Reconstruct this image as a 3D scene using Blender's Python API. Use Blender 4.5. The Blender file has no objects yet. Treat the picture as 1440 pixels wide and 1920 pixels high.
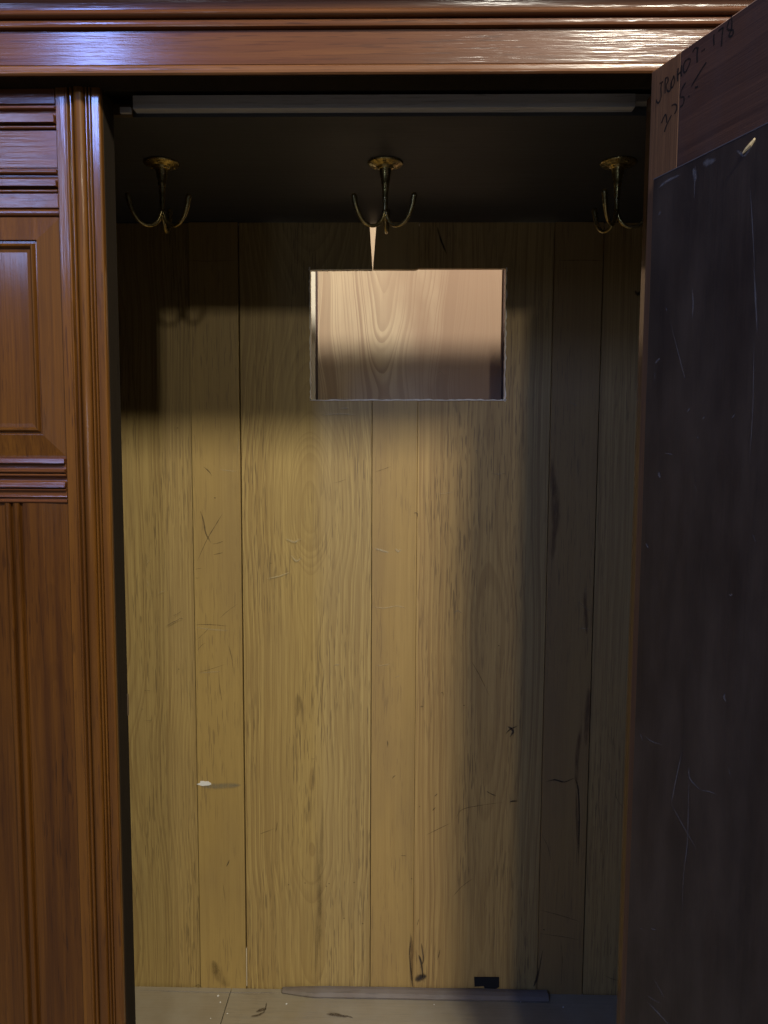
import bpy, bmesh, math, random
from mathutils import Vector, Matrix
random.seed(7)
scene = bpy.context.scene
col = scene.collection

# ------------------------------------------------------------------ camera
CAM = Vector((0.3438, -0.9078, 1.0706)); YAW, PITCH, ROLL = map(math.radians, (-1.102, -4.969, 0.287)); FPX = 1442.0
FW = Vector((math.sin(YAW)*math.cos(PITCH), math.cos(YAW)*math.cos(PITCH), math.sin(PITCH)))
_r = FW.cross(Vector((0, 0, 1))).normalized(); _u = _r.cross(FW)
RT = math.cos(ROLL)*_r + math.sin(ROLL)*_u; UP = -math.sin(ROLL)*_r + math.cos(ROLL)*_u
cd = bpy.data.cameras.new('camera'); cam = bpy.data.objects.new('camera', cd); col.objects.link(cam)
cd.sensor_fit = 'VERTICAL'; cd.sensor_height = 36; cd.lens = 36*FPX/1920; cd.clip_start = 0.02; cd.clip_end = 100
m = Matrix((RT, UP, -FW)).transposed().to_4x4(); m.translation = CAM; cam.matrix_world = m
scene.camera = cam
# ------------------------------------------------------------------ light
w = bpy.data.worlds.new('World'); scene.world = w; w.use_nodes = True
w.node_tree.nodes['Background'].inputs[0].default_value = (0.62, 0.80, 1.0, 1)
w.node_tree.nodes['Background'].inputs[1].default_value = 0.033
vs = scene.view_settings; vs.view_transform = 'Standard'; vs.look = 'None'; vs.gamma = 1; vs.exposure = 0
def lamp(name, loc, target, sx, sy, watts, color):
    l = bpy.data.lights.new(name, 'AREA'); l.shape = 'RECTANGLE'; l.size = sx; l.size_y = sy
    l.energy = watts; l.color = color
    o = bpy.data.objects.new(name, l); col.objects.link(o); o.location = loc
    o.rotation_euler = (Vector(target)-Vector(loc)).to_track_quat('-Z', 'Y').to_euler()
    return o
lamp('ceiling_lamp_far', (1.0, -5.0, 2.96), (0.3, 0.3, 1.0), .22, .22, 40, (1.0, .93, .80))
lamp('ceiling_lamp_near', (1.40, -2.5, 3.24), (0.3, 0.3, 0.7), .46, .36, 126, (1.0, .93, .78))
lamp('tall_cool_window', (-1.31, -3.5, 3.06), (0.0, 0.0, 3.0), .20, .72, 44, (.24, .38, 1.0))
lamp('side_cool_window', (-1.80, -3.5, 2.38), (0.0, 0.0, 2.2), .30, .62, 12, (.34, .48, 1.0))
lamp('low_cool_window', (-1.3, -6.0, 1.0), (0.3, 0.0, 1.0), .5, .8, 6, (.62, .78, 1.0))
lamp('ceiling_lamp_overhead', (0.70, -.012, 3.3), (0.35, .62, 1.2), .09, .09, 175, (1.0, .95, .86))

# ------------------------------------------------------------------ pixel -> place
def ray(u, v): return ((u-720)/FPX)*RT + ((960-v)/FPX)*UP + FW
def on_y(u, v, y): d = ray(u, v); return CAM + d*((y-CAM.y)/d.y)
def on_z(u, v, z): d = ray(u, v); return CAM + d*((z-CAM.z)/d.z)
HINGE = Vector((0.6145, -0.031, 0)); DA = math.radians(20)
DU = Vector((math.sin(DA), -math.cos(DA), 0)); DN = Vector((-math.cos(DA), -math.sin(DA), 0))
def on_door(u, v, off=0.0):            # -> (along door from the hinge edge, height)
    d = ray(u, v); p0 = HINGE + DN*off
    p = CAM + d*((p0-CAM).dot(DN)/d.dot(DN)); return ((p-HINGE).dot(DU), p.z)

# ------------------------------------------------------------------ node helper
class NT:
    def __init__(s, name):
        s.mat = bpy.data.materials.new(name); s.mat.use_nodes = True; s.t = s.mat.node_tree
        s.t.nodes.clear(); s.out = s.t.nodes.new('ShaderNodeOutputMaterial')
    def n(s, typ): return s.t.nodes.new(typ)
    def put(s, sock, v):
        if hasattr(v, 'is_output'): s.t.links.new(v, sock)
        elif isinstance(v, (tuple, list)) and sock.type == 'RGBA': sock.default_value = tuple(v) + ((1,) if len(v) == 3 else ())
        else: sock.default_value = v
    def m(s, op, a, b=0.0, c=None, clamp=False):
        n = s.n('ShaderNodeMath'); n.operation = op; n.use_clamp = clamp
        s.put(n.inputs[0], a); s.put(n.inputs[1], b)
        if c is not None: s.put(n.inputs[2], c)
        return n.outputs[0]
    def xyz(s, x, y, z):
        n = s.n('ShaderNodeCombineXYZ'); s.put(n.inputs[0], x); s.put(n.inputs[1], y); s.put(n.inputs[2], z); return n.outputs[0]
    def noise(s, vec, scale=1.0, detail=2.0, rough=.5, dist=0.0):
        n = s.n('ShaderNodeTexNoise'); s.put(n.inputs['Vector'], vec); n.inputs['Scale'].default_value = scale
        n.inputs['Detail'].default_value = detail; n.inputs['Roughness'].default_value = rough; n.inputs['Distortion'].default_value = dist
        return n.outputs[0]
    def ss(s, v, a, b, c=0.0, d=1.0):
        n = s.n('ShaderNodeMapRange'); n.interpolation_type = 'SMOOTHSTEP'; s.put(n.inputs[0], v)
        for i, q in zip((1, 2, 3, 4), (a, b, c, d)): s.put(n.inputs[i], q)
        return n.outputs[0]
    def mix(s, f, a, b, mode='MIX'):
        n = s.n('ShaderNodeMix'); n.data_type = 'RGBA'; n.blend_type = mode
        s.put(n.inputs[0], f); s.put(n.inputs[6], a); s.put(n.inputs[7], b); return n.outputs[2]
    def attr(s, name, kind='OBJECT'):
        n = s.n('ShaderNodeAttribute'); n.attribute_type = kind; n.attribute_name = name; return n
    def coords(s):
        n = s.n('ShaderNodeTexCoord'); q = s.n('ShaderNodeSeparateXYZ'); s.t.links.new(n.outputs['Object'], q.inputs[0]); return q.outputs
    def rnd(s): return s.n('ShaderNodeObjectInfo').outputs['Random']
    def bump(s, h, strength, dist=.001):
        n = s.n('ShaderNodeBump'); s.put(n.inputs['Height'], h); s.put(n.inputs['Strength'], strength); n.inputs['Distance'].default_value = dist; return n.outputs[0]
    def bsdf(s, color, rough, normal=None, **kw):
        b = s.n('ShaderNodeBsdfPrincipled'); s.put(b.inputs['Base Color'], color); s.put(b.inputs['Roughness'], rough)
        if normal is not None: s.put(b.inputs['Normal'], normal)
        for k, v in kw.items(): s.put(b.inputs[k.replace('_', ' ')], v)
        return b
    def done(s, b): s.t.links.new(b.outputs[0], s.out.inputs[0]); return s.mat

def wood(name, light, dark, pore, axis='z', freq=210., ring=.7, hvar=.05, fiber=.25, pores=.5, rough=.55,
         streak=0.0, streakcol=(.1, .03, .01), blotch=.25, bumps=.25, coat=0.0, coat_rough=.15, spec=.5, dust=0.0, dustcol=(.3, .3, .3), warm=None, coatbump=.0, poredens=.58, warp=.03, xgrad=False):
    s = NT(name); X, Y, Z = s.coords(); L, A = (Z, X) if axis == 'z' else (X, Z)
    D = Y; seed = s.m('MULTIPLY', s.rnd(), 37.0)
    pith = s.attr('pith').outputs['Fac']; pd = s.attr('pith_depth').outputs['Fac']
    LS = s.m('ADD', L, seed)
    w1 = s.noise(s.xyz(s.m('MULTIPLY', A, 5), seed, s.m('MULTIPLY', LS, 2.2)), 1, 2)
    w2 = s.noise(s.xyz(s.m('MULTIPLY', A, 40), seed, s.m('MULTIPLY', LS, 14)), 1, 2)
    Aw = s.m('ADD', s.m('SUBTRACT', A, pith), s.m('MULTIPLY', s.m('SUBTRACT', w1, .5), warp))
    h = s.m('ADD', pd, s.m('MULTIPLY', s.m('SUBTRACT', s.noise(s.xyz(seed, 3.3, s.m('MULTIPLY', LS, 2.3)), 1, 1.6, .5), .5), s.m('MULTIPLY', s.attr('figure').outputs['Fac'], hvar)))
    r = s.m('SQRT', s.m('ADD', s.m('MULTIPLY', Aw, Aw), s.m('ADD', s.m('MULTIPLY', h, h), s.m('MULTIPLY', D, D))))
    r = s.m('ADD', r, s.m('MULTIPLY', s.m('SUBTRACT', w2, .5), .0016))
    # uneven ring widths
    rr = s.m('ADD', s.m('MULTIPLY', r, freq), s.m('MULTIPLY', s.noise(s.xyz(s.m('MULTIPLY', r, 60), seed, 0.0), 1, 2), 5.0))
    t = s.m('FRACT', rr)
    rg = s.m('MULTIPLY', s.ss(t, .25, .88), s.m('SUBTRACT', 1.0, s.ss(t, .93, 1.0)))
    rv = s.m('ADD', .35, s.noise(s.xyz(s.m('MULTIPLY', r, 35), seed, s.m('MULTIPLY', LS, .8)), 1, 2))
    rz = s.ss(s.noise(s.xyz(s.m('MULTIPLY', A, 11), seed, s.m('MULTIPLY', LS, 1.1)), 1, 2), .33, .66, .45, 1.0)
    rg = s.m('MULTIPLY', s.m('MULTIPLY', rg, rz), s.m('MULTIPLY', rv, ring), clamp=True)
    fb = s.noise(s.xyz(s.m('MULTIPLY', A, 420), s.m('MULTIPLY', D, 420), s.m('MULTIPLY', LS, 7)), 1, 3, .6)
    pr = s.ss(s.noise(s.xyz(s.m('MULTIPLY', A, 480), s.m('MULTIPLY', D, 400), s.m('MULTIPLY', LS, 24)), 1, 1), poredens, poredens+.1)
    pmask = s.ss(s.noise(s.xyz(s.m('MULTIPLY', A, 14), seed, s.m('MULTIPLY', LS, 3)), 1, 2), .35, .65)
    bl = s.noise(s.xyz(s.m('MULTIPLY', A, 7), s.m('MULTIPLY', D, 7), s.m('MULTIPLY', LS, 2.6)), 1, 4, .6)
    c = s.mix(rg, light, dark)
    if streak:
        st = s.noise(s.xyz(s.m('MULTIPLY', A, 55), s.m('MULTIPLY', D, 55), s.m('MULTIPLY', LS, 1.3)), 1, 4, .65, .3)
        c = s.mix(s.m('MULTIPLY', s.ss(st, .38, .68), streak), c, streakcol)
    c = s.mix(s.m('MULTIPLY', s.ss(fb, .3, .75), fiber), c, dark)
    c = s.mix(s.m('MULTIPLY', s.m('MULTIPLY', pr, pmask), pores), c, pore)
    c = s.mix(s.m('MULTIPLY', s.ss(bl, .40, .72), blotch), c, warm or dark)
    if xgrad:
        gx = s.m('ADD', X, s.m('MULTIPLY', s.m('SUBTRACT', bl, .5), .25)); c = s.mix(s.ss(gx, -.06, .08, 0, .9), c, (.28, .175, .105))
    tint = s.attr('tint').outputs['Color']; c = s.mix(1.0, c, tint, 'MULTIPLY')
    if dust:
        dn = s.noise(s.xyz(s.m('MULTIPLY', X, 18), s.m('MULTIPLY', Y, 18), s.m('MULTIPLY', Z, 6)), 1, 5, .6)
        c = s.mix(s.m('MULTIPLY', s.ss(dn, .2, .85), dust), c, dustcol)
    hgt = fb
    ro = s.m('ADD', rough-.08, s.m('MULTIPLY', bl, .2))
    kw = dict(Specular_IOR_Level=spec)
    b = s.bsdf(c, ro, s.bump(hgt, bumps, .0012), **kw)
    if coat:
        b.inputs['Coat Weight'].default_value = coat; b.inputs['Coat Roughness'].default_value = coat_rough
        cb = s.noise(s.xyz(s.m('MULTIPLY', A, 260), s.m('MULTIPLY', D, 260), s.m('MULTIPLY', LS, 12)), 1, 3, .6)
        s.put(b.inputs['Coat Normal'], s.bump(cb, coatbump, .002))
    return s.done(b)

M = {}
M['pine'] = wood('pine_panel', (.42, .297, .106), (.205, .122, .040), (.13, .085, .035), ring=.66, freq=118, hvar=.27, fiber=.52, pores=.66, poredens=.568, rough=.55, blotch=.22, warp=.02, warm=(.27, .19, .085), bumps=.3)
M['muntin'] = wood('pine_muntin', (.41, .290, .104), (.27, .175, .060), (.15, .10, .05), ring=.30, freq=70, hvar=.03, fiber=.28, pores=.45, rough=.5, blotch=.40, warm=(.24, .165, .075), bumps=.2)
MAH = dict(fiber=.45, pores=.55, ring=.45, freq=60, hvar=.05, rough=.46, coat=.7, coat_rough=.13, spec=.15, blotch=.45, bumps=.2, coatbump=.055)
M['mah_z'] = wood('mahogany_upright', (.132, .052, .008), (.050, .018, .004), (.022, .008, .004), axis='z', streak=.8, streakcol=(.045, .015, .004), warm=(.13, .052, .007), **MAH)
M['mah_x'] = wood('mahogany_across', (.165, .062, .018), (.075, .025, .008), (.035, .012, .006), axis='x', streak=.7, streakcol=(.10, .030, .013), warm=(.15, .048, .015), **{**MAH, 'coatbump': .14, 'coat_rough': .15})
M['mah_edge'] = wood('worn_mahogany_edge', (.25, .105, .030), (.15, .055, .018), (.07, .03, .012), axis='x', ring=.3, freq=40, fiber=.6, pores=.5, streak=.6, streakcol=(.13, .045, .015), coat=.5, coat_rough=.22, coatbump=.25, spec=.2)
M['mah_raw'] = wood('unstained_mahogany', (.26, .130, .058), (.12, .058, .03), (.06, .025, .012), axis='z', ring=.35, freq=60, fiber=.55, pores=.5, rough=.6, streak=.35, streakcol=(.11, .042, .018))
M['stain_x'] = wood('dark_stained_rail', (.150, .070, .042), (.055, .025, .018), (.016, .009, .008), axis='x', ring=.6, freq=26, hvar=.1, fiber=.4, pores=.4, rough=.5, dust=.35, dustcol=(.085, .075, .085))
M['stain_z'] = wood('dark_stained_upright', (.060, .030, .022), (.030, .015, .012), (.012, .008, .007), axis='z', ring=.4, freq=40, fiber=.4, pores=.4, rough=.55)
M['board'] = wood('backing_board', (.030, .022, .021), (.016, .012, .012), (.01, .008, .008), axis='z', ring=.3, freq=22, hvar=.1, fiber=.5, pores=.2, rough=.50, streak=.3, streakcol=(.030, .014, .010), dust=.55, dustcol=(.125, .094, .074), bumps=.12, spec=.5)
M['board_edge'] = wood('backing_board_edge', (.16, .155, .17), (.09, .085, .09), (.05, .05, .05), axis='x', ring=.2, fiber=.5, rough=.6)
M['ceil'] = wood('dark_ceiling_board', (.058, .058, .060), (.034, .033, .034), (.012, .01, .01), axis='x', ring=.4, freq=24, fiber=.4, pores=.3, rough=.6, dust=.3, dustcol=(.055, .058, .062))
M['grey'] = wood('grey_lipping', (.55, .55, .56), (.38, .37, .37), (.07, .065, .07), axis='x', ring=.2, freq=50, fiber=.5, pores=.4, rough=.6, dust=.5, dustcol=(.52, .54, .57))  # raised pale grey: low light on the lipping put into the colour
M['dark'] = wood('stained_and_shaded_wood', (.030, .022, .014), (.016, .012, .009), (.008, .006, .005), axis='z', ring=.4, freq=60, fiber=.4, pores=.4, rough=.9, spec=.06)
M['inside'] = wood('interior_side', (.10, .068, .036), (.065, .042, .022), (.03, .02, .012), axis='z', ring=.4, freq=60, fiber=.4, pores=.4, rough=.6)
M['floor'] = wood('dusty_floor_board', (.30, .245, .155), (.19, .15, .095), (.12, .10, .075), axis='x', ring=.35, freq=40, hvar=.1, fiber=.35, pores=.4, rough=.7, dust=.6, dustcol=(.33, .295, .22), blotch=.4)
M['stick'] = wood('grey_batten_wood', (.17, .13, .10), (.12, .095, .075), (.06, .05, .04), axis='x', ring=.3, freq=80, fiber=.5, rough=.7, dust=.4, dustcol=(.25, .235, .21))
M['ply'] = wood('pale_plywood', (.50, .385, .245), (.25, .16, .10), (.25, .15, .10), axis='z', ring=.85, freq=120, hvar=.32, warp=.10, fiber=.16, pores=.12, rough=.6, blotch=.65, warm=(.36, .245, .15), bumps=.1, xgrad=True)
M['raw'] = wood('fresh_cut_wood', (.82, .75, .60), (.58, .48, .32), (.5, .4, .25), ring=.2, freq=80, fiber=.3, pores=.1, rough=.75)

def brass():
    s = NT('tarnished_brass'); X, Y, Z = s.coords()
    n = s.noise(s.xyz(X, Y, Z), 160, 4, .6); k = s.ss(n, .32, .78)
    c = s.mix(k, (.60, .48, .21), (.17, .135, .06))
    return s.done(s.bsdf(c, s.m('ADD', .24, s.m('MULTIPLY', k, .2)), s.bump(n, .25, .0008), Metallic=1.0))
M['brass'] = brass()
def flat(name, c, rough=.8, var=.3):
    s = NT(name); X, Y, Z = s.coords(); n = s.noise(s.xyz(X, Y, Z), 220, 4, .6)
    return s.done(s.bsdf(s.mix(s.m('MULTIPLY', n, var), c, tuple(q*.5 for q in c)), rough, s.bump(n, .2, .001)))
M['plaster'] = flat('plaster_crumb', (.75, .74, .70))
M['black'] = flat('matt_black', (.004, .004, .005), .9)
M['splinter'] = flat('splinter_wood', (.72, .57, .30), .7)
def mark(name, c, strength, nscale=260., rough=.8):
    s = NT(name); X, Y, Z = s.coords(); a = s.attr('fade', 'GEOMETRY').outputs['Fac']
    n = s.noise(s.xyz(X, Y, s.m('MULTIPLY', Z, .16)), nscale, 3, .6)
    al = s.m('MULTIPLY', s.m('MULTIPLY', s.ss(a, 0, .75), strength), s.ss(n, .25, .6, .35, 1.0), clamp=True)
    b = s.bsdf(c, rough); t = s.n('ShaderNodeBsdfTransparent'); x = s.n('ShaderNodeMixShader')
    s.t.links.new(al, x.inputs[0]); s.t.links.new(t.outputs[0], x.inputs[1]); s.t.links.new(b.outputs[0], x.inputs[2])
    return s.done(x)
M['ink'] = mark('marker_ink', (.008, .007, .008), 1.05)
M['scr_dark'] = mark('dark_scratch', (.085, .055, .030), .75)
M['scr_black'] = mark('black_stain_and_shade', (.022, .016, .014), .85, 120)
M['scr_pale'] = mark('pale_scratch', (.50, .42, .25), .55)
M['scr_white'] = mark('white_scuff', (.30, .30, .33), .42, 320)
M['scr_rust'] = mark('reddish_stain', (.085, .032, .018), .45, 260)
M['scr_brown'] = mark('brown_smear', (.17, .115, .05), .42, 60)
M['scr_soft'] = mark('soft_brown_smear', (.20, .13, .05), .30, 150)

# ------------------------------------------------------------------ mesh helpers
def obj(name, bm, mat, parent=None, origin=None, smooth=False, props=None):
    me = bpy.data.meshes.new(name)
    if origin is not None: bmesh.ops.translate(bm, verts=bm.verts, vec=-Vector(origin))
    bmesh.ops.recalc_face_normals(bm, faces=bm.faces)
    bm.to_mesh(me); bm.free(); me.materials.append(mat)
    o = bpy.data.objects.new(name, me); col.objects.link(o)
    if origin is not None: o.location = origin
    if parent is not None: o.parent = parent
    if smooth:
        for p in me.polygons: p.use_smooth = True
    o['pith'] = random.uniform(-.05, .05); o['pith_depth'] = .03; o['tint'] = (1.0, 1.0, 1.0); o['figure'] = 1.0
    for k, v in (props or {}).items(): o[k] = v
    return o
def bev(bm, off, seg=1, ang=.5):
    es = [e for e in bm.edges if len(e.link_faces) == 2 and e.calc_face_angle(0) > ang]
    if off and es: bmesh.ops.bevel(bm, geom=es, offset=off, segments=seg, affect='EDGES', profile=.6)
def bm_box(x0, x1, y0, y1, z0, z1, b=.001):
    bm = bmesh.new(); bmesh.ops.create_cube(bm, size=1)
    for v in bm.verts: v.co = Vector(((x0+x1)/2+v.co.x*(x1-x0), (y0+y1)/2+v.co.y*(y1-y0), (z0+z1)/2+v.co.z*(z1-z0)))
    bev(bm, b, 2); return bm
def box(name, x0, x1, y0, y1, z0, z1, mat, parent, b=.001, **props):
    return obj(name, bm_box(x0, x1, y0, y1, z0, z1, b), mat, parent, ((x0+x1)/2, (y0+y1)/2, (z0+z1)/2), props=props)
def bm_prism(pts, a0, a1, axis, b=0.0):
    bm = bmesh.new()                       # pts in the other two axes, extruded along axis
    def P(p, a): return {'x': (a, p[0], p[1]), 'y': (p[0], a, p[1]), 'z': (p[0], p[1], a)}[axis]
    f0 = [bm.verts.new(P(p, a0)) for p in pts]; f1 = [bm.verts.new(P(p, a1)) for p in pts]; n = len(pts)
    bm.faces.new(f0); bm.faces.new(f1[::-1])
    for i in range(n): bm.faces.new((f0[i], f1[i], f1[(i+1) % n], f0[(i+1) % n]))
    bmesh.ops.recalc_face_normals(bm, faces=bm.faces); bev(bm, b, 1); return bm
def prism(name, pts, a0, a1, axis, mat, parent, b=0.0, **props):
    bm = bm_prism(pts, a0, a1, axis, b); c = sum((v.co for v in bm.verts), Vector())/len(bm.verts)
    return obj(name, bm, mat, parent, c, props=props)
def arc(c0, c1, r0, r1, a0, a1, n=8):
    return [(c0+r0*math.cos(math.radians(a0+(a1-a0)*i/n)), c1+r1*math.sin(math.radians(a0+(a1-a0)*i/n))) for i in range(n+1)]
def bead(x0, x1, proud, base=0.0, n=7):    # half round between x0 and x1, bulging towards -y
    c = (x0+x1)/2; r = (x1-x0)/2
    return [(c-r*math.cos(math.pi*i/n), base-proud*math.sin(math.pi*i/n)) for i in range(n+1)]
def tube(bm, pts, radii, n=10, cap=True):
    rings = []; prev = None
    for i, p in enumerate(pts):
        p = Vector(p); t = (Vector(pts[min(i+1, len(pts)-1)])-Vector(pts[max(i-1, 0)])).normalized()
        a = prev if prev is not None else (Vector((0, 0, 1)) if abs(t.z) < .9 else Vector((1, 0, 0)))
        a = (a-t*a.dot(t)).normalized(); prev = a; b = t.cross(a)
        rings.append([bm.verts.new(p+(a*math.cos(2*math.pi*k/n)+b*math.sin(2*math.pi*k/n))*radii[i]) for k in range(n)])
    for i in range(len(rings)-1):
        for k in range(n): bm.faces.new((rings[i][k], rings[i][(k+1) % n], rings[i+1][(k+1) % n], rings[i+1][k]))
    if cap: bm.faces.new(rings[0][::-1]); bm.faces.new(rings[-1])
def lathe(bm, prof, c, n=32):
    rings = [[bm.verts.new((c[0]+r*math.cos(2*math.pi*k/n), c[1]+r*math.sin(2*math.pi*k/n), c[2]+z)) for k in range(n)] for r, z in prof]
    for i in range(len(rings)-1):
        for k in range(n): bm.faces.new((rings[i][k], rings[i][(k+1) % n], rings[i+1][(k+1) % n], rings[i+1][k]))
    bm.faces.new(rings[0][::-1]); bm.faces.new(rings[-1])
def smooth_path(p, k=4):
    if len(p) < 3: 
        return [tuple(p[0][j]+(p[1][j]-p[0][j])*i/6 for j in range(len(p[0]))) for i in range(7)]
    out = []
    for i in range(len(p)-1):
        a, b, c, d = p[max(i-1, 0)], p[i], p[i+1], p[min(i+2, len(p)-1)]
        for s in range(k):
            t = s/k
            out.append(tuple(.5*(2*b[j]+(c[j]-a[j])*t+(2*a[j]-5*b[j]+4*c[j]-d[j])*t*t+(3*b[j]-a[j]-3*c[j]+d[j])*t**3) for j in range(len(b))))
    out.append(tuple(p[-1])); return out
def strokes(name, paths, to3, mat, parent, taper=True, crisp=False, curve=True):
    """thin flat marks on a surface: paths = [(width, [(u,v)..])]; to3 maps a point on the surface (a,b) to 3-D in the parent's space"""
    bm = bmesh.new(); lay = bm.verts.layers.float.new('fade')
    for wd, p in paths:
        q = smooth_path(p) if curve else p; n = len(q); rows = []
        for i, a in enumerate(q):
            t = Vector(q[min(i+1, n-1)])-Vector(q[max(i-1, 0)]); t = t.normalized() if t.length > 0 else Vector((1, 0)); nn = Vector((-t.y, t.x))
            k = math.sin(math.pi*min(max(i/(n-1), 0.04), .96))**.6 if taper else 1.0
            ww = wd*(.35+.65*k)*(random.uniform(.8, 1.2) if taper else 1)
            row = []
            for e, f in ((-1, 0.35 if crisp else 0), (0, 1), (1, 0.35 if crisp else 0)):
                v = bm.verts.new(to3(a[0]+nn.x*e*ww/2, a[1]+nn.y*e*ww/2)); v[lay] = f*(k if taper else 1); row.append(v)
            rows.append(row)
        for i in range(n-1):
            for j in (0, 1): bm.faces.new((rows[i][j], rows[i][j+1], rows[i+1][j+1], rows[i+1][j]))
    o = obj(name, bm, mat, parent); o['kind'] = 'stuff'; return o

# ================================================================== FLOOR THE WARDROBE STANDS ON
def carpet():
    s = NT('dull_carpet'); X, Y, Z = s.coords(); n = s.noise(s.xyz(X, Y, Z), 40, 5, .6)
    return s.done(s.bsdf(s.mix(n, (.045, .04, .036), (.09, .08, .072)), .95, s.bump(n, .5, .004)))
bm = bmesh.new(); bm.faces.new([bm.verts.new(p) for p in ((-9, -10, -.124), (9, -10, -.124), (9, 6, -.124), (-9, 6, -.124))])
g = obj('floor', bm, carpet()); g['kind'] = 'structure'
# ================================================================== WARDROBE
war = bpy.data.objects.new('wardrobe', None); col.objects.link(war); war.location = (0, 0, 0)
war['label'] = 'old mahogany wardrobe with its right door open, pine back boards and a sawn rectangular hole'; war['category'] = 'wardrobe'
D = .52; ZC = 1.4727
L1, L2, L3, L4, L5, L6 = -.0415, .0482, .2940, .3775, .6218, .7088
HX0, HX1, HZ0, HZ1 = .1797, .5368, 1.1525, 1.3885
ZB, ZT = -.012, 1.4715
# ---- back boards (wide panels and narrow muntins)
def plank(name, pts, y0, mat, **props):
    return prism(name, pts, y0, y0+.012, 'y', mat, war, .0006, **props)
plank('back_panel', [(-.30, ZB), (L1-.0006, ZB), (L1-.0006, ZT), (-.30, ZT)], .5250, M['pine'], pith=-.02, pith_depth=.06, figure=.30, tint=(.92, .92, .90))
plank('back_panel', [(L2+.0022, ZB), (L3-.0013, ZB), (L3-.0010, HZ0+.001), (HX0, HZ0), (HX0-.0008, HZ1-.001), (L3-.0010, HZ1), (L3-.0066, ZT), (L2+.0020, ZT)], .5215, M['pine'], pith=-.022, pith_depth=.046, figure=.62, tint=(1.02, 1.02, 1.0))
plank('back_panel', [(L4+.0004, ZB), (L5-.0008, ZB), (L5-.0008, ZT), (L4+.0004, ZT), (L4+.0004, HZ1+.002), (HX1-.001, HZ1+.002), (HX1+.001, HZ0+.0015), (L4+.0004, HZ0)], .5215, M['pine'], pith=.035, pith_depth=.05, figure=.22, tint=(1.03, .95, .90))
plank('back_panel', [(L6+.0026, ZB), (.95, ZB), (.95, ZT), (L6+.0024, ZT)], .5235, M['pine'], pith=.12, pith_depth=.06, figure=.2, tint=(1.0, .88, .80))
plank('muntin', [(L1, ZB), (L2, ZB), (L2, ZT), (L1, ZT)], D-.001, M['muntin'], tint=(.92, .89, .82))
plank('muntin', [(L3, ZB), (L4, ZB), (L4, HZ0+.0005), (L3, HZ0)], D, M['muntin'], tint=(.93, .86, .77))
plank('muntin', [(L3, HZ1), (L4-.006, HZ1-.0004), (L4, HZ1+.002), (L4, ZT), (L3+.0062, ZT)], D, M['muntin'], tint=(1.0, .93, .85))
plank('muntin', [(L5, ZB), (L6, ZB), (L6, ZT), (L5, ZT)], D-.001, M['muntin'], tint=(.80, .68, .62))
for xa, xb, z0, z1 in ((L1-.012, L1+.010, -.01, 1.47), (L2-.010, L2+.014, .082, 1.47), (L3-.012, L3+.010, -.01, HZ0-.004), (L4-.008, L4+.012, -.01, HZ0-.004), (L4-.008, L4+.012, HZ1+.004, 1.47),
                       (L5-.012, L5+.010, -.01, 1.47), (L6-.010, L6+.014, -.01, 1.47)):
    box('joint_backing', xa, xb, .5375, .5405, z0, z1, M['stain_z'], war, 0)  # backing strips added so no light shows through the joints
box('slit_light_strip', L2+.0003, L2+.0019, .5245, .5360, .001, .0800, M['raw'], war, 0)  # pale strip standing in for the light seen through this slit
# splintered pale rim of the sawn hole
def rim(p, q, wd, name='sawn_edge'):
    bm = bmesh.new(); n = 46; p = Vector(p); q = Vector(q); t = (q-p).normalized(); nn = Vector((-t.y, t.x)); prev = None
    for i in range(n+1):
        c = p+(q-p)*i/n; a = wd*random.uniform(.35, 1.25); j = wd*random.uniform(-.15, .15)
        r = [bm.verts.new((c.x+nn.x*(j-.0002), .5193, c.y+nn.y*(j-.0002))), bm.verts.new((c.x+nn.x*(a+j), .5193, c.y+nn.y*(a+j))),
             bm.verts.new((c.x+nn.x*(a+j), .5333, c.y+nn.y*(a+j))), bm.verts.new((c.x+nn.x*(j-.0002), .5333, c.y+nn.y*(j-.0002)))]
        if prev:
            for k in range(4): bm.faces.new((prev[k], prev[(k+1) % 4], r[(k+1) % 4], r[k]))
        else: bm.faces.new(r)
        prev = r
    bm.faces.new(prev[::-1]); obj(name, bm, M['raw'], war, (p.x, .526, p.y))
rim((HX0-.001, HZ0-.0006), (HX1+.003, HZ0+.0010), .0022)
rim((HX1-.0005, HZ0-.001), (HX1-.0025, HZ1+.003), -.0026)
rim((HX0+.0012, HZ0), (HX0, HZ1+.004), .0020)
rim((HX0-.003, HZ1-.0006), (L3-.001, HZ1+.0005), -.0010)
# ---- ceiling, floor, sides, top
box('ceiling_board', -.30, .95, .075, .536, ZC, ZC+.02, M['ceil'], war, 0)
xs0 = on_y(249, 200, .06).x; xs1 = on_y(1191, 200, .06).x
box('ceiling_lipping', xs0, xs1, .060, .0745, ZC+.0040, ZC+.0195, M['grey'], war, .0004)
box('ceiling_lipping', xs1+.0005, .80, .0605, .0745, ZC+.0105, ZC+.0193, M['grey'], war, .0004, tint=(.55, .53, .5))  # darker, shorter run: the open door's shadow built into it
box('cleat_and_lit_patch', -.05, xs0-.004, .066, .0745, ZC-.001, ZC+.012, M['inside'], war, .001)
box('cleat_and_lit_patch', on_y(224, 205, .06).x, on_y(245, 205, .06).x, .0605, .0655, ZC-.0005, ZC+.0065, M['grey'], war, .0006)  # pale block standing in for a lit patch beside the lipping
xj = on_z(424, 1885, 0).x
for a, b in ((-.30, xj-.0008), (xj+.0008, .95)):
    box('floor_board', a, b, .0, .5195, -.02, 0.0, M['floor'], war, .0012)
box('side_wall', -.32, -.3005, .05, .54, -.1, 1.6, M['inside'], war)
box('side_wall', .9505, .97, .05, .54, -.1, 1.6, M['inside'], war)
box('top_board', -.52, 1.02, .011, .536, 1.50, 1.512, M['inside'], war)
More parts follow.
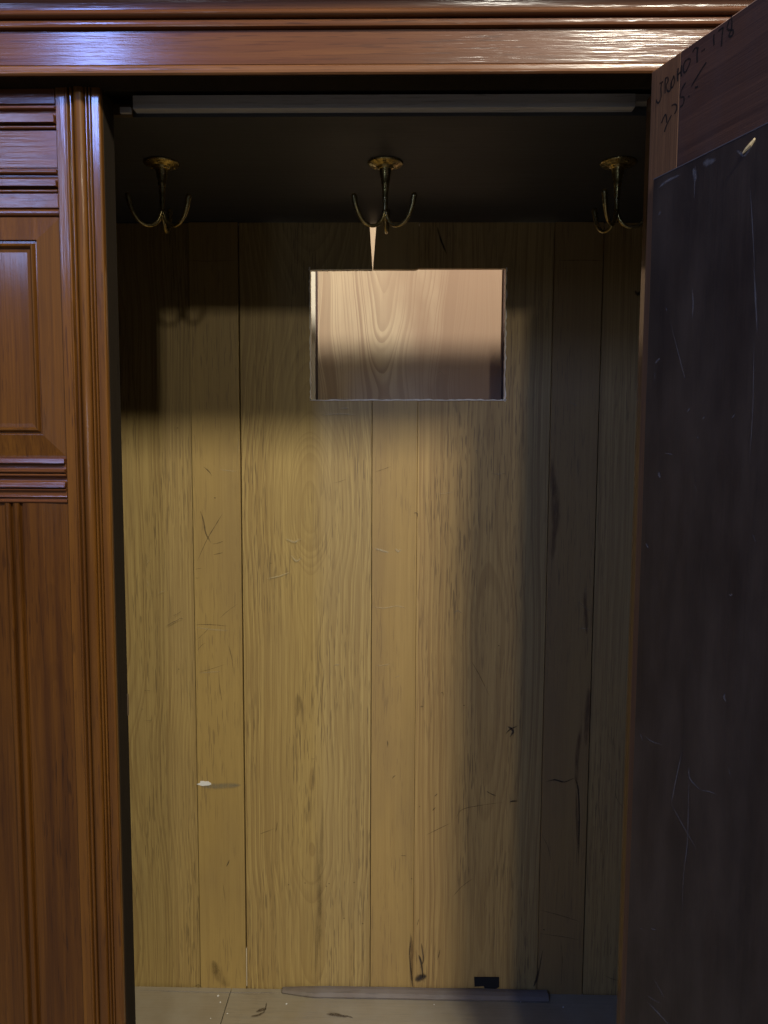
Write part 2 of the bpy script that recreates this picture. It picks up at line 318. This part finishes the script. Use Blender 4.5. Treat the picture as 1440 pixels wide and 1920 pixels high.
box('base_rail', -.50, .97, .002, .03, -.12, -.021, M['mah_x'], war)
box('back_rail', -.3, .95, .5345, .5465, 1.4745, 1.60, M['inside'], war)
# ---- frieze and cornice
FX0, FX1 = -.60, 1.06; FB = 1.4760; FT = 1.5220
prism('frieze', [(-.028, FB+.0095), (-.028, FT), (.010, FT), (.010, FB), (-.0245, FB+.0003), (-.0245, FB+.0095)], FX0, FX1, 'x', M['mah_x'], war, .0006, pith=.03, pith_depth=.02)
box('soffit_shade', FX0+.001, FX1-.001, -.0243, .0098, FB-.0012, FB+.0001, M['dark'], war, 0)  # shade under the lintel put into a near-black colour
prism('frieze_edge', [(-.0281, FB+.0092), (-.0288, FB+.0080), (-.0290, FB+.0040), (-.0286, FB+.0014), (-.0268, FB-.0002), (-.0247, FB-.0002), (-.0247, FB+.0092)], FX0, FX1, 'x', M['mah_edge'], war)
# cornice: built of stacked mouldings (y out, z up)
prism('cornice_fillet', [(-.0262, FT+.0003), (-.0335, FT+.0012)] + [(-.0335-.0006*math.sin(i/5*math.pi), FT+.0012+.0066*i/5) for i in range(6)] + [(-.0305, FT+.0090), (-.0262, FT+.0090)], FX0, FX1, 'x', M['mah_x'], war)
prism('cornice_bead', [(-.026, FT+.0094)] + [(-.0345-.0055*math.sin(math.pi*i/10), FT+.0094+.0078*(1-math.cos(math.pi*i/10))/2) for i in range(11)] + [(-.026, FT+.0172)], FX0, FX1, 'x', M['mah_x'], war)
prism('cornice_cove', [(-.026, FT+.0176), (-.0355, FT+.0178)] + arc(-.078, FT+.0185, .0425, .033, 2, 88, 10) + [(-.084, FT+.0525), (-.090, FT+.060), (-.088, FT+.085), (-.026, FT+.085)], FX0, FX1, 'x', M['mah_x'], war)
prism('cornice_top', [(-.0255, FT+.0855), (-.096, FT+.0855), (-.100, FT+.09), (-.100, FT+.104), (.53, FT+.104), (.53, FT+.0855)], FX0, FX1, 'x', M['mah_x'], war, .001)
box('lintel_back', FX0+.01, FX1-.01, -.0255, .0095, FT+.0005, FT+.085, M['inside'], war, 0)
# ---- pilaster beside the opening (plan profile, extruded upright)
def pil(x):   # x: list relative to the inner edge
    pr = [(-.0515, .0400), (-.0515, .0010), (-.0508, 0), (-.0405, 0)]
    pr += bead(-.0402, -.0372, .0016, .0004) + [(-.0370, .0030), (-.0352, .0030)] + bead(-.0350, -.0318, .0018, .0002)
    pr += [(-.0316, .0032), (-.0306, .0032)] + bead(-.0304, -.0184, .0042, .0005, 10) + [(-.0182, .0032), (-.0174, .0032)]
    pr += bead(-.0172, -.0147, .0016, .0002) + [(-.0145, .0028), (-.0133, .0028)] + bead(-.0131, -.0108, .0014, .0002)
    pr += [(-.0106, .0024), (-.0096, .0), (-.0022, 0), (-.0007, .0007), (0, .0022), (0, .0400)]
    return [(x+a, b) for a, b in pr]
prism('pilaster', pil(0.0), -.10, FB-.0004, 'z', M['mah_z'], war, pith=.04, pith_depth=.03, tint=(1.35, 1.35, 1.2))
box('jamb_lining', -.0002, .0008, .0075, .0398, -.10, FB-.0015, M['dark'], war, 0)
prism('pilaster', [(.632+.0515+(a+.0515) if False else .632-a, b) for a, b in pil(0.0)], -.10, FB-.0004, 'z', M['mah_z'], war)
box('front_panel', .6845, .97, .004, .03, -.10, FB-.001, M['mah_z'], war)
box('jamb_chip', -.0015, .0018, .0372, .0405, on_y(233, 1315, .04).z-.018, on_y(233, 1315, .04).z+.010, M['inside'], war, .0008)

# ---- closed left door with mouldings
PX1 = -.0520; PX0 = -.46
ld = obj('closed_door', bm_box(PX0, PX1, .0105, .030, -.08, FB-.001, .001), M['mah_z'], war)
def rail(name, z0, z1, y, mat=M['mah_x'], b=.0008, **k): return prism(name, [(y, z0), (y, z1), (.0102, z1), (.0102, z0)], PX0, PX1-.0003, 'x', mat, ld, b, **k)
def zf(v): return on_y(60, v, 0.0).z
def mould(name, rows, base=.0100, mat=M['mah_x']):   # rows of (pixel rows top, bottom, depth, proud) -> stacked half rounds and coves as one run
    pts = []
    for v0, v1, y, pr in rows:                        # from top to bottom
        a, b = zf(v0), zf(v1); n = 7
        if isinstance(pr, tuple): pts += [(pr[0], a), (pr[1], b)]; continue
        pts += [(y-pr*math.sin(math.pi*i/n), a+(b-a)*(1-math.cos(math.pi*i/n))/2) for i in range(n+1)]
    pts = pts + [(base, pts[-1][1]), (base, pts[0][1])]
    return prism(name, pts, PX0, PX1-.0005, 'x', mat, ld)
for o in (rail('rail', zf(194), FB-.0012, .0015), rail('rail', zf(313), zf(241), .0040), rail('rail', zf(389), zf(361), .0022)): pass
MR = [(194.5, 198, .004, 0.0), (198, 205, .0015, .0028), (205, 217, .0030, -.0012), (217, 231, 0, (-.0045, -.0040)), (231, 234, .004, 0), (234, 240.5, .0025, .0022)]
mould('moulding', MR)
mould('moulding', [(313.5, 317, .005, 0), (317, 326, .0015, .0028), (326, 331, .0036, 0), (331, 339, .0022, -.001), (339, 350, 0, (-.0040, -.0039)), (350, 354, .0045, 0), (354, 360.5, .0025, .0022)])
mould('moulding', [(389.5, 404, .0070, .0052)])
# raised and fielded panel
def rect_loops(name, x0, x1, z0, z1, loops, mat, parent, **props):
    bm = bmesh.new(); R = []
    for ins, y in loops: R.append([bm.verts.new(p) for p in ((x0+ins, y, z0+ins), (x1-ins, y, z0+ins), (x1-ins, y, z1-ins), (x0+ins, y, z1-ins))])
    for a, b in zip(R, R[1:]):
        for k in range(4): bm.faces.new((a[k], a[(k+1) % 4], b[(k+1) % 4], b[k]))
    bm.faces.new(R[-1]); return obj(name, bm, mat, parent, ((x0+x1)/2, 0, (z0+z1)/2), props=props)
zt, zb = zf(405), zf(857.5)
rect_loops('raised_panel', PX0, PX1-.0004, zb, zt, [(0, .0102), (0, .0055), (.0265, .0010), (.0272, .0045), (.030, .0045), (.0303, .0030)] +
           [(.0303+.0050*i/6, +.0030-.0030*math.sin(math.pi*i/6)) for i in range(1, 7)] + [(.0356, .0046), (.040, .0050), (.10, .0050)], M['mah_z'], ld, pith=.11, tint=(1.15, 1.12, .95))
mould('middle_rail', [(857.5, 860, .004, 0), (860, 868, 0, (-.0038, -.0050)), (868, 880, .0008, -.0010), (880, 886, -.0012, .0026), (886, 888, .0030, 0), (888, 893, .0005, .0022), (893, 904, .0030, -.0022),
                      (904, 913, 0, (-.0034, -.0050)), (913, 916, .0025, 0), (916, 920, -.0002, .0020), (920, 932, .0010, -.0008), (932, 936, .0045, 0), (936, 943, .0030, .0026)])
zl = zf(943)-.0004
lp = [(PX1-.0004, .0102), (PX1-.0004, .0042), (-.062, .0036), (-.074, .0030), (-.090, .0022), (-.1062, .0016), (-.1068, .0062), (-.1106, .0066)] + bead(-.1110, -.1190, .003, .0045)[::1]
lp = [(PX1-.0004, .0102), (PX1-.0004, .0040), (-.066, .0034), (-.086, .0022), (-.1062, .0018), (-.1070, .0068), (-.1106, .0070)] + [(-.1110-.0080*(1-math.cos(math.pi*i/8))/2, .0050-.0048*math.sin(math.pi*i/8)) for i in range(9)] + [(-.1194, .0080), (-.1222, .0080)] \
     + [(-.1226-.0070*(1-math.cos(math.pi*i/8))/2, .0050-.0035*math.sin(math.pi*i/8)) for i in range(9)] + [(-.1300, .0060), (PX0, .0040), (PX0, .0102)]
prism('lower_panel', lp, -.08, zl, 'z', M['mah_z'], ld, pith=.06, tint=(.86, .80, .72))

# ---- coat hooks screwed to the ceiling
def hook(x, y, rot, label):
    bm = bmesh.new()
    zj = ZC-.070
    prof = [(.0105, ZC-.0065), (.0088, ZC-.010), (.0072, ZC-.020), (.0056, ZC-.028), (.0060, ZC-.0295), (.0052, ZC-.031), (.0042, ZC-.045), (.0036, ZC-.058), (.0034, zj), (.0026, ZC-.0775), (.0010, ZC-.081)]
    lathe(bm, [(r, z) for r, z in prof], (0, 0, 0), 16)
    h = obj('coat_hook', bm, M['brass'], war, smooth=True); h.location = (x, y, 0); h.rotation_euler = (0, 0, math.radians(rot)); h['label'] = label
    for v in h.data.vertices: pass
    bm = bmesh.new()
    lathe(bm, [(.0250, ZC-.0001), (.0256, ZC-.0012), (.0240, ZC-.0028), (.0205, ZC-.0034), (.0195, ZC-.0042), (.0150, ZC-.0056), (.0118, ZC-.0066), (.0115, ZC-.0085), (.0085, ZC-.0095)], (0, 0, 0), 32)
    obj('base_plate', bm, M['brass'], h, smooth=True)
    for k in range(3):
        a = math.radians(210+120*k); d = Vector((math.cos(a), math.sin(a), 0))
        prof = [(0.001, .0, .0030), (.0035, -.0105, .0029), (.0085, -.0185, .0027), (.0165, -.0235, .0025), (.0250, -.0240, .0025), (.0335, -.0205, .0026), (.0405, -.0125, .0029), (.0455, -.0020, .0033), (.0480, .0080, .0038), (.0488, .0120, .0042), (.0490, .0150, .0034), (.0491, .0166, .0012)]
        prof = smooth_path([(p[0], p[1], p[2]) for p in prof], 3)
        bm = bmesh.new(); tube(bm, [d*p[0]+Vector((0, 0, zj+.004+p[1])) for p in prof], [p[2]*1.02 for p in prof], 10)
        obj('prong', bm, M['brass'], h, smooth=True)
    for k in range(3):
        a = math.radians(270+120*k); bm = bmesh.new()
        lathe(bm, [(.0026, -.0040), (.0022, -.0050), (.0010, -.0053)], (.0182*math.cos(a), .0182*math.sin(a), ZC), 12); obj('screw', bm, M['brass'], h, smooth=True)
    return h
hook(0.0, .229, 4, 'coat hook nearest the left pilaster')
hook(.3215, .230, -3, 'coat hook in the middle of the ceiling')
hook(.6525, .231, 25, 'coat hook nearest the open door')

# ---- open right door
dr = obj('open_door', bm_box(.0, .565, .0045, .024, -.08, 1.4745, .0015), M['mah_z'], war)
dr.location = HINGE; dr.rotation_euler = (0, 0, math.atan2(DU.y, DU.x)); dr['label'] = 'open right door seen from inside with dark backing board and handwriting'
PT = 1.3555; PL = .0172
box('hinge_stile', 0, .0462, 0, .0044, -.08, 1.4745, M['mah_raw'], dr, .0012, pith=.03)
box('top_rail', .0463, .565, .0001, .0044, 1.33, 1.4745, M['stain_x'], dr, .0010, pith=.02, pith_depth=.03)
box('bottom_rail', .0463, .5184, .0001, .0044, -.08, .05, M['stain_x'], dr, .001)
box('meeting_stile', .5185, .565, .0001, .0044, -.08, 1.3298, M['stain_z'], dr, .001)
bb = box('backing_board', PL, .545, -.0062, -.0002, .02, PT, M['board'], dr, .0009)
box('board_edge', PL+.0004, .544, -.0064, -.0004, PT, PT+.0009, M['board_edge'], dr, 0)
def dface(a, b): return (a, -.0003, b)
def bface(a, b): return (a, -.0066, b)
def dpx(pts, off=0.0, z=6.0, ox=1200, oy=0): return [on_door(ox+p[0]/z, oy+p[1]/z, off) for p in pts]
ink = [[(222, 942), (262, 918)], [(246, 928), (238, 1000), (240, 1080), (222, 1145), (203, 1158), (188, 1140), (192, 1120)],
       [(292, 872), (284, 950), (286, 1052)], [(288, 884), (312, 872), (318, 910), (298, 960), (304, 1010), (318, 1030)], [(318, 1030), (340, 1020), (350, 970), (356, 930)],
       [(384, 858), (358, 920), (352, 975), (366, 985), (388, 930), (388, 870), (376, 852)],
       [(432, 765), (424, 840), (428, 915)], [(424, 845), (470, 800)], [(470, 735), (464, 800), (470, 860)],
       [(545, 660), (505, 700), (488, 770), (500, 815), (528, 790), (562, 710), (566, 668), (540, 662)],
       [(594, 590), (624, 540), (660, 548)], [(652, 545), (644, 620), (646, 705)], [(694, 582), (712, 568), (732, 552)],
       [(836, 385), (832, 440), (836, 510)], [(884, 352), (910, 328), (940, 310)], [(938, 312), (926, 400), (918, 525)],
       [(1030, 178), (1000, 250), (984, 320), (1010, 340), (1048, 342), (1046, 390), (1020, 412), (1004, 396), (1030, 330), (1034, 260), (1030, 180)],
       [(244, 1385), (270, 1320), (290, 1290), (300, 1330), (302, 1380)], [(358, 1292), (320, 1370), (290, 1440), (278, 1484)],
       [(358, 1190), (384, 1176), (412, 1182), (414, 1230), (392, 1282)],
       [(516, 932), (480, 990), (458, 1060), (456, 1095)], [(456, 1095), (492, 1092), (498, 1130), (480, 1185), (454, 1202)],
       [(748, 700), (690, 790), (640, 870), (580, 972)], [(548, 1080), (554, 1086), (558, 1084)], [(622, 982), (632, 984), (655, 974)]]
strokes('handwriting', [(.0021, dpx(s)) for s in ink], dface, M['ink'], dr, taper=False, crisp=True)
# pale splinter hanging at the top of the backing board, and scuffs
bm = bmesh.new(); sp = [on_door(*p, .008) for p in ((1394, 287), (1399, 279), (1405, 271), (1411, 262), (1413, 255))]
tube(bm, [(a, -.0085+.001*i, b) for i, (a, b) in enumerate(sp)], [.0008, .0017, .0021, .0018, .0010], 6)
obj('splinter', bm, M['splinter'], dr)
def dd(*pts): return [on_door(p[0], p[1], .0064) for p in pts]
sc = [(.0018, dd((1279, 1410), (1268, 1460), (1259, 1506))), (.0016, dd((1259, 1508), (1282, 1550), (1306, 1592))), (.0013, dd((1293, 1440), (1291, 1500), (1289, 1580), (1282, 1640), (1279, 1720))),
      (.0022, dd((1292, 1440), (1294, 1460), (1314, 1482))), (.0012, dd((1314, 1482), (1330, 1484), (1345, 1490))), (.0030, dd((1216, 1880), (1235, 1900), (1258, 1925))), (.0014, dd((1224, 1832), (1238, 1856), (1246, 1872))),
      (.0012, dd((1213, 1866), (1225, 1874), (1240, 1882))), (.0026, dd((1414, 500), (1417, 560), (1420, 622))), (.0014, dd((1407, 355), (1411, 420), (1415, 500))),
      (.0020, dd((1304, 310), (1303, 340), (1302, 372))), (.0022, dd((1298, 540), (1300, 570), (1298, 598))), (.0012, dd((1414, 640), (1412, 760), (1406, 860))),
      (.0032, dd((1228, 682), (1233, 676), (1238, 672))), (.0026, dd((1211, 1018), (1214, 1024), (1216, 1028))), (.0018, dd((1288, 773), (1291, 769), (1294, 765))), (.0018, dd((1372, 784), (1376, 780), (1378, 776))), (.0014, dd((1317, 787), (1320, 783), (1322, 781))),
      (.0012, dd((1247, 850), (1256, 851), (1262, 853))), (.0014, dd((1249, 576), (1250, 580), (1251, 584))), (.0020, dd((1366, 1114), (1370, 1116), (1374, 1114))), (.0016, dd((1200, 1374), (1203, 1382), (1206, 1390))), (.0014, dd((1208, 1378), (1222, 1390), (1242, 1396))),
      (.0024, dd((1234, 405), (1237, 400), (1240, 396))), (.0030, dd((1360, 1300), (1358, 1308), (1362, 1316))), (.0015, dd((1220, 1740), (1224, 1742), (1230, 1743))), (.0012, dd((1256, 600), (1282, 700), (1284, 705)))]
for i in range(9):
    a, b = random.uniform(.03, .3), random.uniform(.4, 1.33); l = random.uniform(.002, .012); t = random.uniform(0, 3.1)
    sc.append((random.uniform(.0005, .0012), [(a, b), (a+l*math.cos(t)*.5+.0005, b+l*math.sin(t)*.5), (a+l*math.cos(t), b+l*math.sin(t))]))
strokes('scuff_marks', sc, bface, M['scr_white'], bb and dr, taper=True)
drips = [(.004, dd((1236, 352), (1250, 340), (1275, 328))), (.009, dd((1318, 306), (1330, 304), (1342, 300))), (.007, dd((1300, 316), (1303, 326), (1304, 340))), (.005, dd((1382, 282), (1398, 290), (1412, 262))), (.006, dd((1234, 885), (1236, 890), (1238, 896)))]
strokes('dust_smears', drips, bface, M['scr_white'], dr)

# ---- marks on the back boards
def bk(*pts): return [(lambda q: (q.x, q.z))(on_y(p[0], p[1], .519)) for p in pts]
def wface(a, b): return (a, .5186, b)
dk = [(.0040, bk((376, 958), (382, 978), (386, 1000), (396, 1018))), (.0018, bk((418, 962), (404, 985), (388, 1012), (370, 1052))), (.0014, bk((398, 1020), (410, 1018), (420, 1014))), (.0018, bk((400, 1040), (410, 1038), (418, 1036))),
      (.0022, bk((382, 875), (392, 884), (398, 893))), (.0020, bk((311, 1174), (326, 1166), (342, 1158))), (.0012, bk((324, 1155), (334, 1150), (340, 1146))), (.0012, bk((368, 1200), (382, 1188), (394, 1175))), (.0010, bk((370, 1220), (378, 1210), (386, 1205))),
      (.0012, bk((428, 1210), (434, 1230), (438, 1262))), (.0010, bk((372, 1260), (390, 1256), (424, 1245))), (.0012, bk((410, 1270), (414, 1300), (416, 1315))), (.0008, bk((366, 1068), (372, 1066), (380, 1066))), (.0010, bk((366, 1083), (370, 1084), (374, 1083))),
      (.0010, bk((412, 1160), (424, 1148), (446, 1132))), (.0012, bk((270, 1295), (276, 1294), (284, 1296))), (.0010, bk((270, 1350), (284, 1350), (284, 1340))), (.0016, bk((366, 1171), (395, 1171), (428, 1174))),
      (.0014, bk((884, 1240), (900, 1268), (918, 1306))), (.0016, bk((798, 1566), (820, 1555), (845, 1543))), (.0014, bk((855, 1535), (866, 1518), (900, 1510), (945, 1504))), (.0014, bk((848, 1682), (866, 1662), (888, 1646))), (.0008, bk((625, 906), (640, 902), (650, 898))),
      (.0010, bk((703, 885), (718, 880), (734, 874))), (.0012, bk((505, 1055), (508, 1056), (511, 1055))), (.0010, bk((584, 1422), (588, 1423), (590, 1422))), (.0012, bk((486, 1564), (494, 1561), (516, 1553))), (.0018, bk((517, 1560), (519, 1550), (520, 1540))),
      (.0025, bk((726, 1388), (727, 1394), (726, 1402))), (.0025, bk((776, 962), (782, 962), (783, 970))), (.0020, bk((788, 1325), (791, 1324), (794, 1325))), (.0016, bk((826, 1300), (830, 1298), (832, 1306))), (.0030, bk((815, 1493), (818, 1490), (820, 1488))), (.0030, bk((811, 1520), (814, 1516), (817, 1514))), (.0034, bk((786, 1511), (787, 1512), (788, 1513))),
      (.0022, bk((736, 1460), (738, 1456), (742, 1454))), (.0016, bk((752, 1604), (756, 1604), (762, 1605))), (.0030, bk((424, 1625), (428, 1618), (430, 1612))), (.0012, bk((418, 1655), (420, 1670), (421, 1690))), (.0022, bk((782, 1735), (784, 1728), (786, 1722))), (.0022, bk((820, 1800), (823, 1790), (825, 1780))),
      (.0010, bk((1155, 1472), (1155, 1494), (1172, 1520))), (.0010, bk((1016, 1565), (1028, 1590), (1034, 1622))), (.0016, bk((1012, 1706), (1050, 1716), (1088, 1728))), (.0014, bk((1010, 1750), (1054, 1756), (1086, 1762))), (.0016, bk((1052, 1765), (1054, 1800), (1052, 1850))), (.0030, bk((1018, 1742), (1020, 1743), (1022, 1744))),
      (.0014, bk((1132, 1828), (1150, 1836), (1172, 1840)))]
for u, v in ((341, 1160), (335, 1255), (267, 1330), (541, 1659), (617, 1657), (664, 1655), (572, 1656), (612, 1662), (645, 1722), (680, 1732), (772, 1648), (333, 803), (403, 934), (870, 1323), (935, 1211)):
    dk.append((.0026, bk((u-1.4, v), (u, v-.7), (u+1.4, v+.3))))
strokes('scratches', dk, wface, M['scr_dark'], war)
pale = [(.0020, bk((697, 1137), (720, 1140), (745, 1136), (762, 1141))), (.0060, bk((702, 1028), (716, 1032), (730, 1036))), (.0050, bk((742, 1028), (746, 1034), (752, 1030))), (.0040, bk((500, 1085), (524, 1080), (545, 1072))), (.0060, bk((536, 1010), (552, 1016), (564, 1010))), (.0055, bk((545, 1040), (556, 1052), (566, 1044))),
        (.0035, bk((638, 767), (645, 765), (654, 766))), (.0030, bk((600, 778), (640, 776), (668, 778))), (.0020, bk((626, 1248), (632, 1246), (638, 1247))), (.0016, bk((706, 1247), (720, 1247), (732, 1244))), (.0014, bk((740, 1270), (746, 1268), (750, 1267))), (.0030, bk((368, 1176), (395, 1180), (428, 1182))), (.0020, bk((372, 1262), (395, 1260), (414, 1259))),
        (.0012, bk((276, 1060), (278, 1052), (284, 1049))), (.0012, bk((274, 1086), (278, 1094), (276, 1100))), (.0014, bk((296, 1113), (304, 1109), (310, 1108))), (.0012, bk((447, 812), (447, 830), (447, 850))), (.0016, bk((890, 848), (894, 844), (892, 854))), (.0016, bk((920, 888), (935, 889), (950, 887))), (.0012, bk((820, 926), (840, 924), (850, 922))), (.0020, bk((850, 1150), (858, 1145), (866, 1150))),
        (.0016, bk((1084, 1128), (1098, 1140), (1108, 1146))), (.0012, bk((1068, 754), (1076, 758), (1084, 762))), (.0012, bk((1080, 1180), (1094, 1178), (1106, 1180))), (.0016, bk((820, 700), (826, 696), (830, 702))), (.0020, bk((413, 880), (424, 882), (444, 884)))]
strokes('pale_scuffs', pale, wface, M['scr_pale'], war)
blk = [(.0030, bk((790, 1768), (792, 1780), (794, 1800), (788, 1815))), (.0045, bk((771, 1755), (768, 1790), (772, 1830), (774, 1852))), (.018, bk((778, 1838), (790, 1832), (800, 1830))), (.0055, bk((785, 1790), (790, 1805), (794, 1840))), (.0065, bk((952, 1362), (958, 1366), (962, 1372), (956, 1382))), (.0030, bk((948, 1376), (956, 1368), (972, 1360))), (.0030, bk((912, 1483), (920, 1488), (930, 1492))),
       (.0040, bk((955, 1504), (962, 1502), (972, 1502))), (.0045, bk((1022, 1466), (1040, 1462), (1058, 1466), (1078, 1458))), (.0040, bk((1078, 1458), (1084, 1480), (1086, 1540), (1084, 1630))), (.0060, bk((820, 425), (826, 448), (838, 478))), (.0100, bk((1190, 545), (1196, 552), (1200, 545))), (.0060, bk((1000, 1850), (1006, 1836), (1010, 1815))),
       (.0020, bk((1018, 1780), (1014, 1800), (1008, 1840))), (.0016, bk((366, 1849), (372, 1846), (378, 1850)))]
strokes('black_stains', blk, wface, M['scr_black'], war)
rust = [(.016, bk((1104, 1290), (1101, 1340), (1098, 1400))), (.012, bk((1096, 1110), (1098, 1150), (1100, 1190))), (.012, bk((1090, 1360), (1082, 1420), (1080, 1480))), (.020, bk((1034, 860), (1042, 960), (1034, 1050))), (.008, bk((1080, 1480), (1082, 1540), (1084, 1600))), (.010, bk((770, 1850), (772, 1790), (770, 1750)))]
strokes('reddish_streaks', rust, wface, M['scr_rust'], war)
brn = [(.012, bk((606, 1500), (602, 1640), (600, 1850))), (.014, bk((594, 1560), (598, 1700), (590, 1850))), (.018, bk((558, 1300), (560, 1320), (556, 1345))),
       (.030, bk((400, 1800), (410, 1830), (430, 1850))), (.016, bk((405, 1830), (404, 1815), (400, 1800)))]
strokes('brown_smears', brn, wface, M['scr_soft'], war)
# top-rail shadow and joint lines on the muntins, put in as dark ribbons
ln = [(.0013, bk((354, 489), (395, 490), (442, 488))), (.0013, bk((1046, 489), (1090, 488), (1132, 489)))]
strokes('rail_shadow_lines', ln, lambda a, b: (a, .5176, b), M['scr_black'], war)
# chipped white filler and grey smear on the first muntin
def blob(name, c, rx, rz, y, mat, parent, n=14, jag=.35):
    bm = bmesh.new(); p = []
    for i in range(n):
        a = 2*math.pi*i/n; k = 1+random.uniform(-jag, jag); p.append((c[0]+rx*k*math.cos(a), c[1]+rz*k*math.sin(a)))
    return obj(name, bm_prism(p, y, y+.0012, 'y'), mat, parent, (c[0], y, c[1]))
q = bk((383, 1468))[0]; blob('paint_chip', q, .012, .0045, .5180, M['plaster'], war)
strokes('grey_smear', [(.016, bk((376, 1474), (410, 1474), (452, 1472)))], wface, mark('grey_smear', (.22, .20, .14), .6, 40), war)
# black stepped patch low on the third panel
a = bk((889, 1833), (936, 1833), (936, 1851), (929, 1854), (929, 1857), (910, 1857), (907, 1849), (890, 1850))
prism('black_patch', a, .5188, .5212, 'y', M['black'], war)
# stains and spots on the floor
def fl3(a, b): return (a, b, .0006)
def fz(*pts): return [(lambda q: (q.x, q.y))(on_z(p[0], p[1], 0)) for p in pts]
strokes('floor_stains', [(.012, fz((480, 1898), (490, 1894), (500, 1892))), (.009, fz((470, 1906), (484, 1904), (496, 1898))), (.012, fz((612, 1902), (630, 1903), (650, 1908))), (.006, fz((640, 1904), (652, 1906), (662, 1909))), (.004, fz((500, 1880), (498, 1890), (494, 1900)))], fl3, M['scr_dark'], war)
strokes('floor_dust_line', [(.004, fz((255, 1857), (400, 1861), (530, 1862)))], fl3, M['scr_white'], war)

# ================================================================== LOOSE THINGS
# batten lying along the back of the wardrobe floor
bm = bmesh.new(); x0, x1 = .1215, .640; secs = []
for i in range(25):
    t = i/24; x = x0+(x1-x0)*t; k = min(1, .30+t*6.0); hgt = (.0040+.0065*min(1, .4+t*3.2))*(1+.03*math.sin(t*19)); dep = .007+.016*k
    y1 = .5170; y0 = y1-dep
    secs.append([bm.verts.new((x, a, b)) for a, b in ((y1, .0005), (y1, hgt*.95), (y1-dep*.35, hgt), (y1-dep*.75, hgt*.82), (y0, hgt*.40), (y0+.001, .0005))])
for s0, s1 in zip(secs, secs[1:]):
    for k in range(6): bm.faces.new((s0[k], s0[(k+1) % 6], s1[(k+1) % 6], s1[k]))
bm.faces.new(secs[0]); bm.faces.new(secs[-1][::-1])
st = obj('batten', bm, M['stick'], None, (x0, .505, 0)); st['label'] = 'grey wooden batten with tapered left end lying against the back boards'; st['category'] = 'batten'
# crumbs
for i, (u, v, s) in enumerate(((409, 1868, .0022), (413, 1880, .0018), (426, 1901, .0014), (537, 1883, .0016), (814, 1884, .0012), (395, 1910, .0012), (1056, 1889, .0014), (976, 1879, .0012))):
    p = on_z(u, v, 0); bm = bmesh.new(); bmesh.ops.create_icosphere(bm, subdivisions=1, radius=s)
    for vv in bm.verts: vv.co = Vector((vv.co.x*random.uniform(.7, 1.4), vv.co.y*random.uniform(.7, 1.4), vv.co.z*.6))
    o = obj('plaster_crumb', bm, M['plaster'], None); o.location = (p.x, p.y, s*.55)
    o['label'] = 'tiny white plaster crumb on the dusty wardrobe floor'; o['category'] = 'crumb'; o['group'] = 'plaster crumbs on the wardrobe floor'
# plywood panel in a frame standing behind the wardrobe, seen through the sawn hole
PY = .640
pp = bpy.data.objects.new('framed_plywood', None); col.objects.link(pp); pp.location = (.36, PY, -.12)
pp['label'] = 'pale framed plywood panel behind the wardrobe seen through the sawn hole'; pp['category'] = 'panel'
def pbox(name, x0, x1, y0, y1, z0, z1, mat, **k):
    o = box(name, x0, x1, y0, y1, z0, z1, mat, None, .0008, **k); o.parent = pp; o.location = o.location-pp.location; return o
xl = on_y(594, 620, PY).x; xr = on_y(944, 620, PY).x
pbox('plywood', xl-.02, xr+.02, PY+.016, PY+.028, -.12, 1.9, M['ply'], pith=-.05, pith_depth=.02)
pbox('stile', xl-.10, xl-.0032, PY, PY+.030, -.12, 1.9, M['raw'], tint=(.8, .8, .8))
pbox('gap_shade', xl-.0030, xl+.0006, PY+.006, PY+.0158, -.12, 1.9, M['stain_z'])  # dark strips painting the shade in the gaps beside the plywood
pbox('gap_shade', xr-.0006, xr+.0030, PY+.006, PY+.0158, -.12, 1.9, M['stain_z'])
pbox('stile', xr+.0032, xr+.10, PY, PY+.030, -.12, 1.9, M['raw'], tint=(.8, .8, .8))
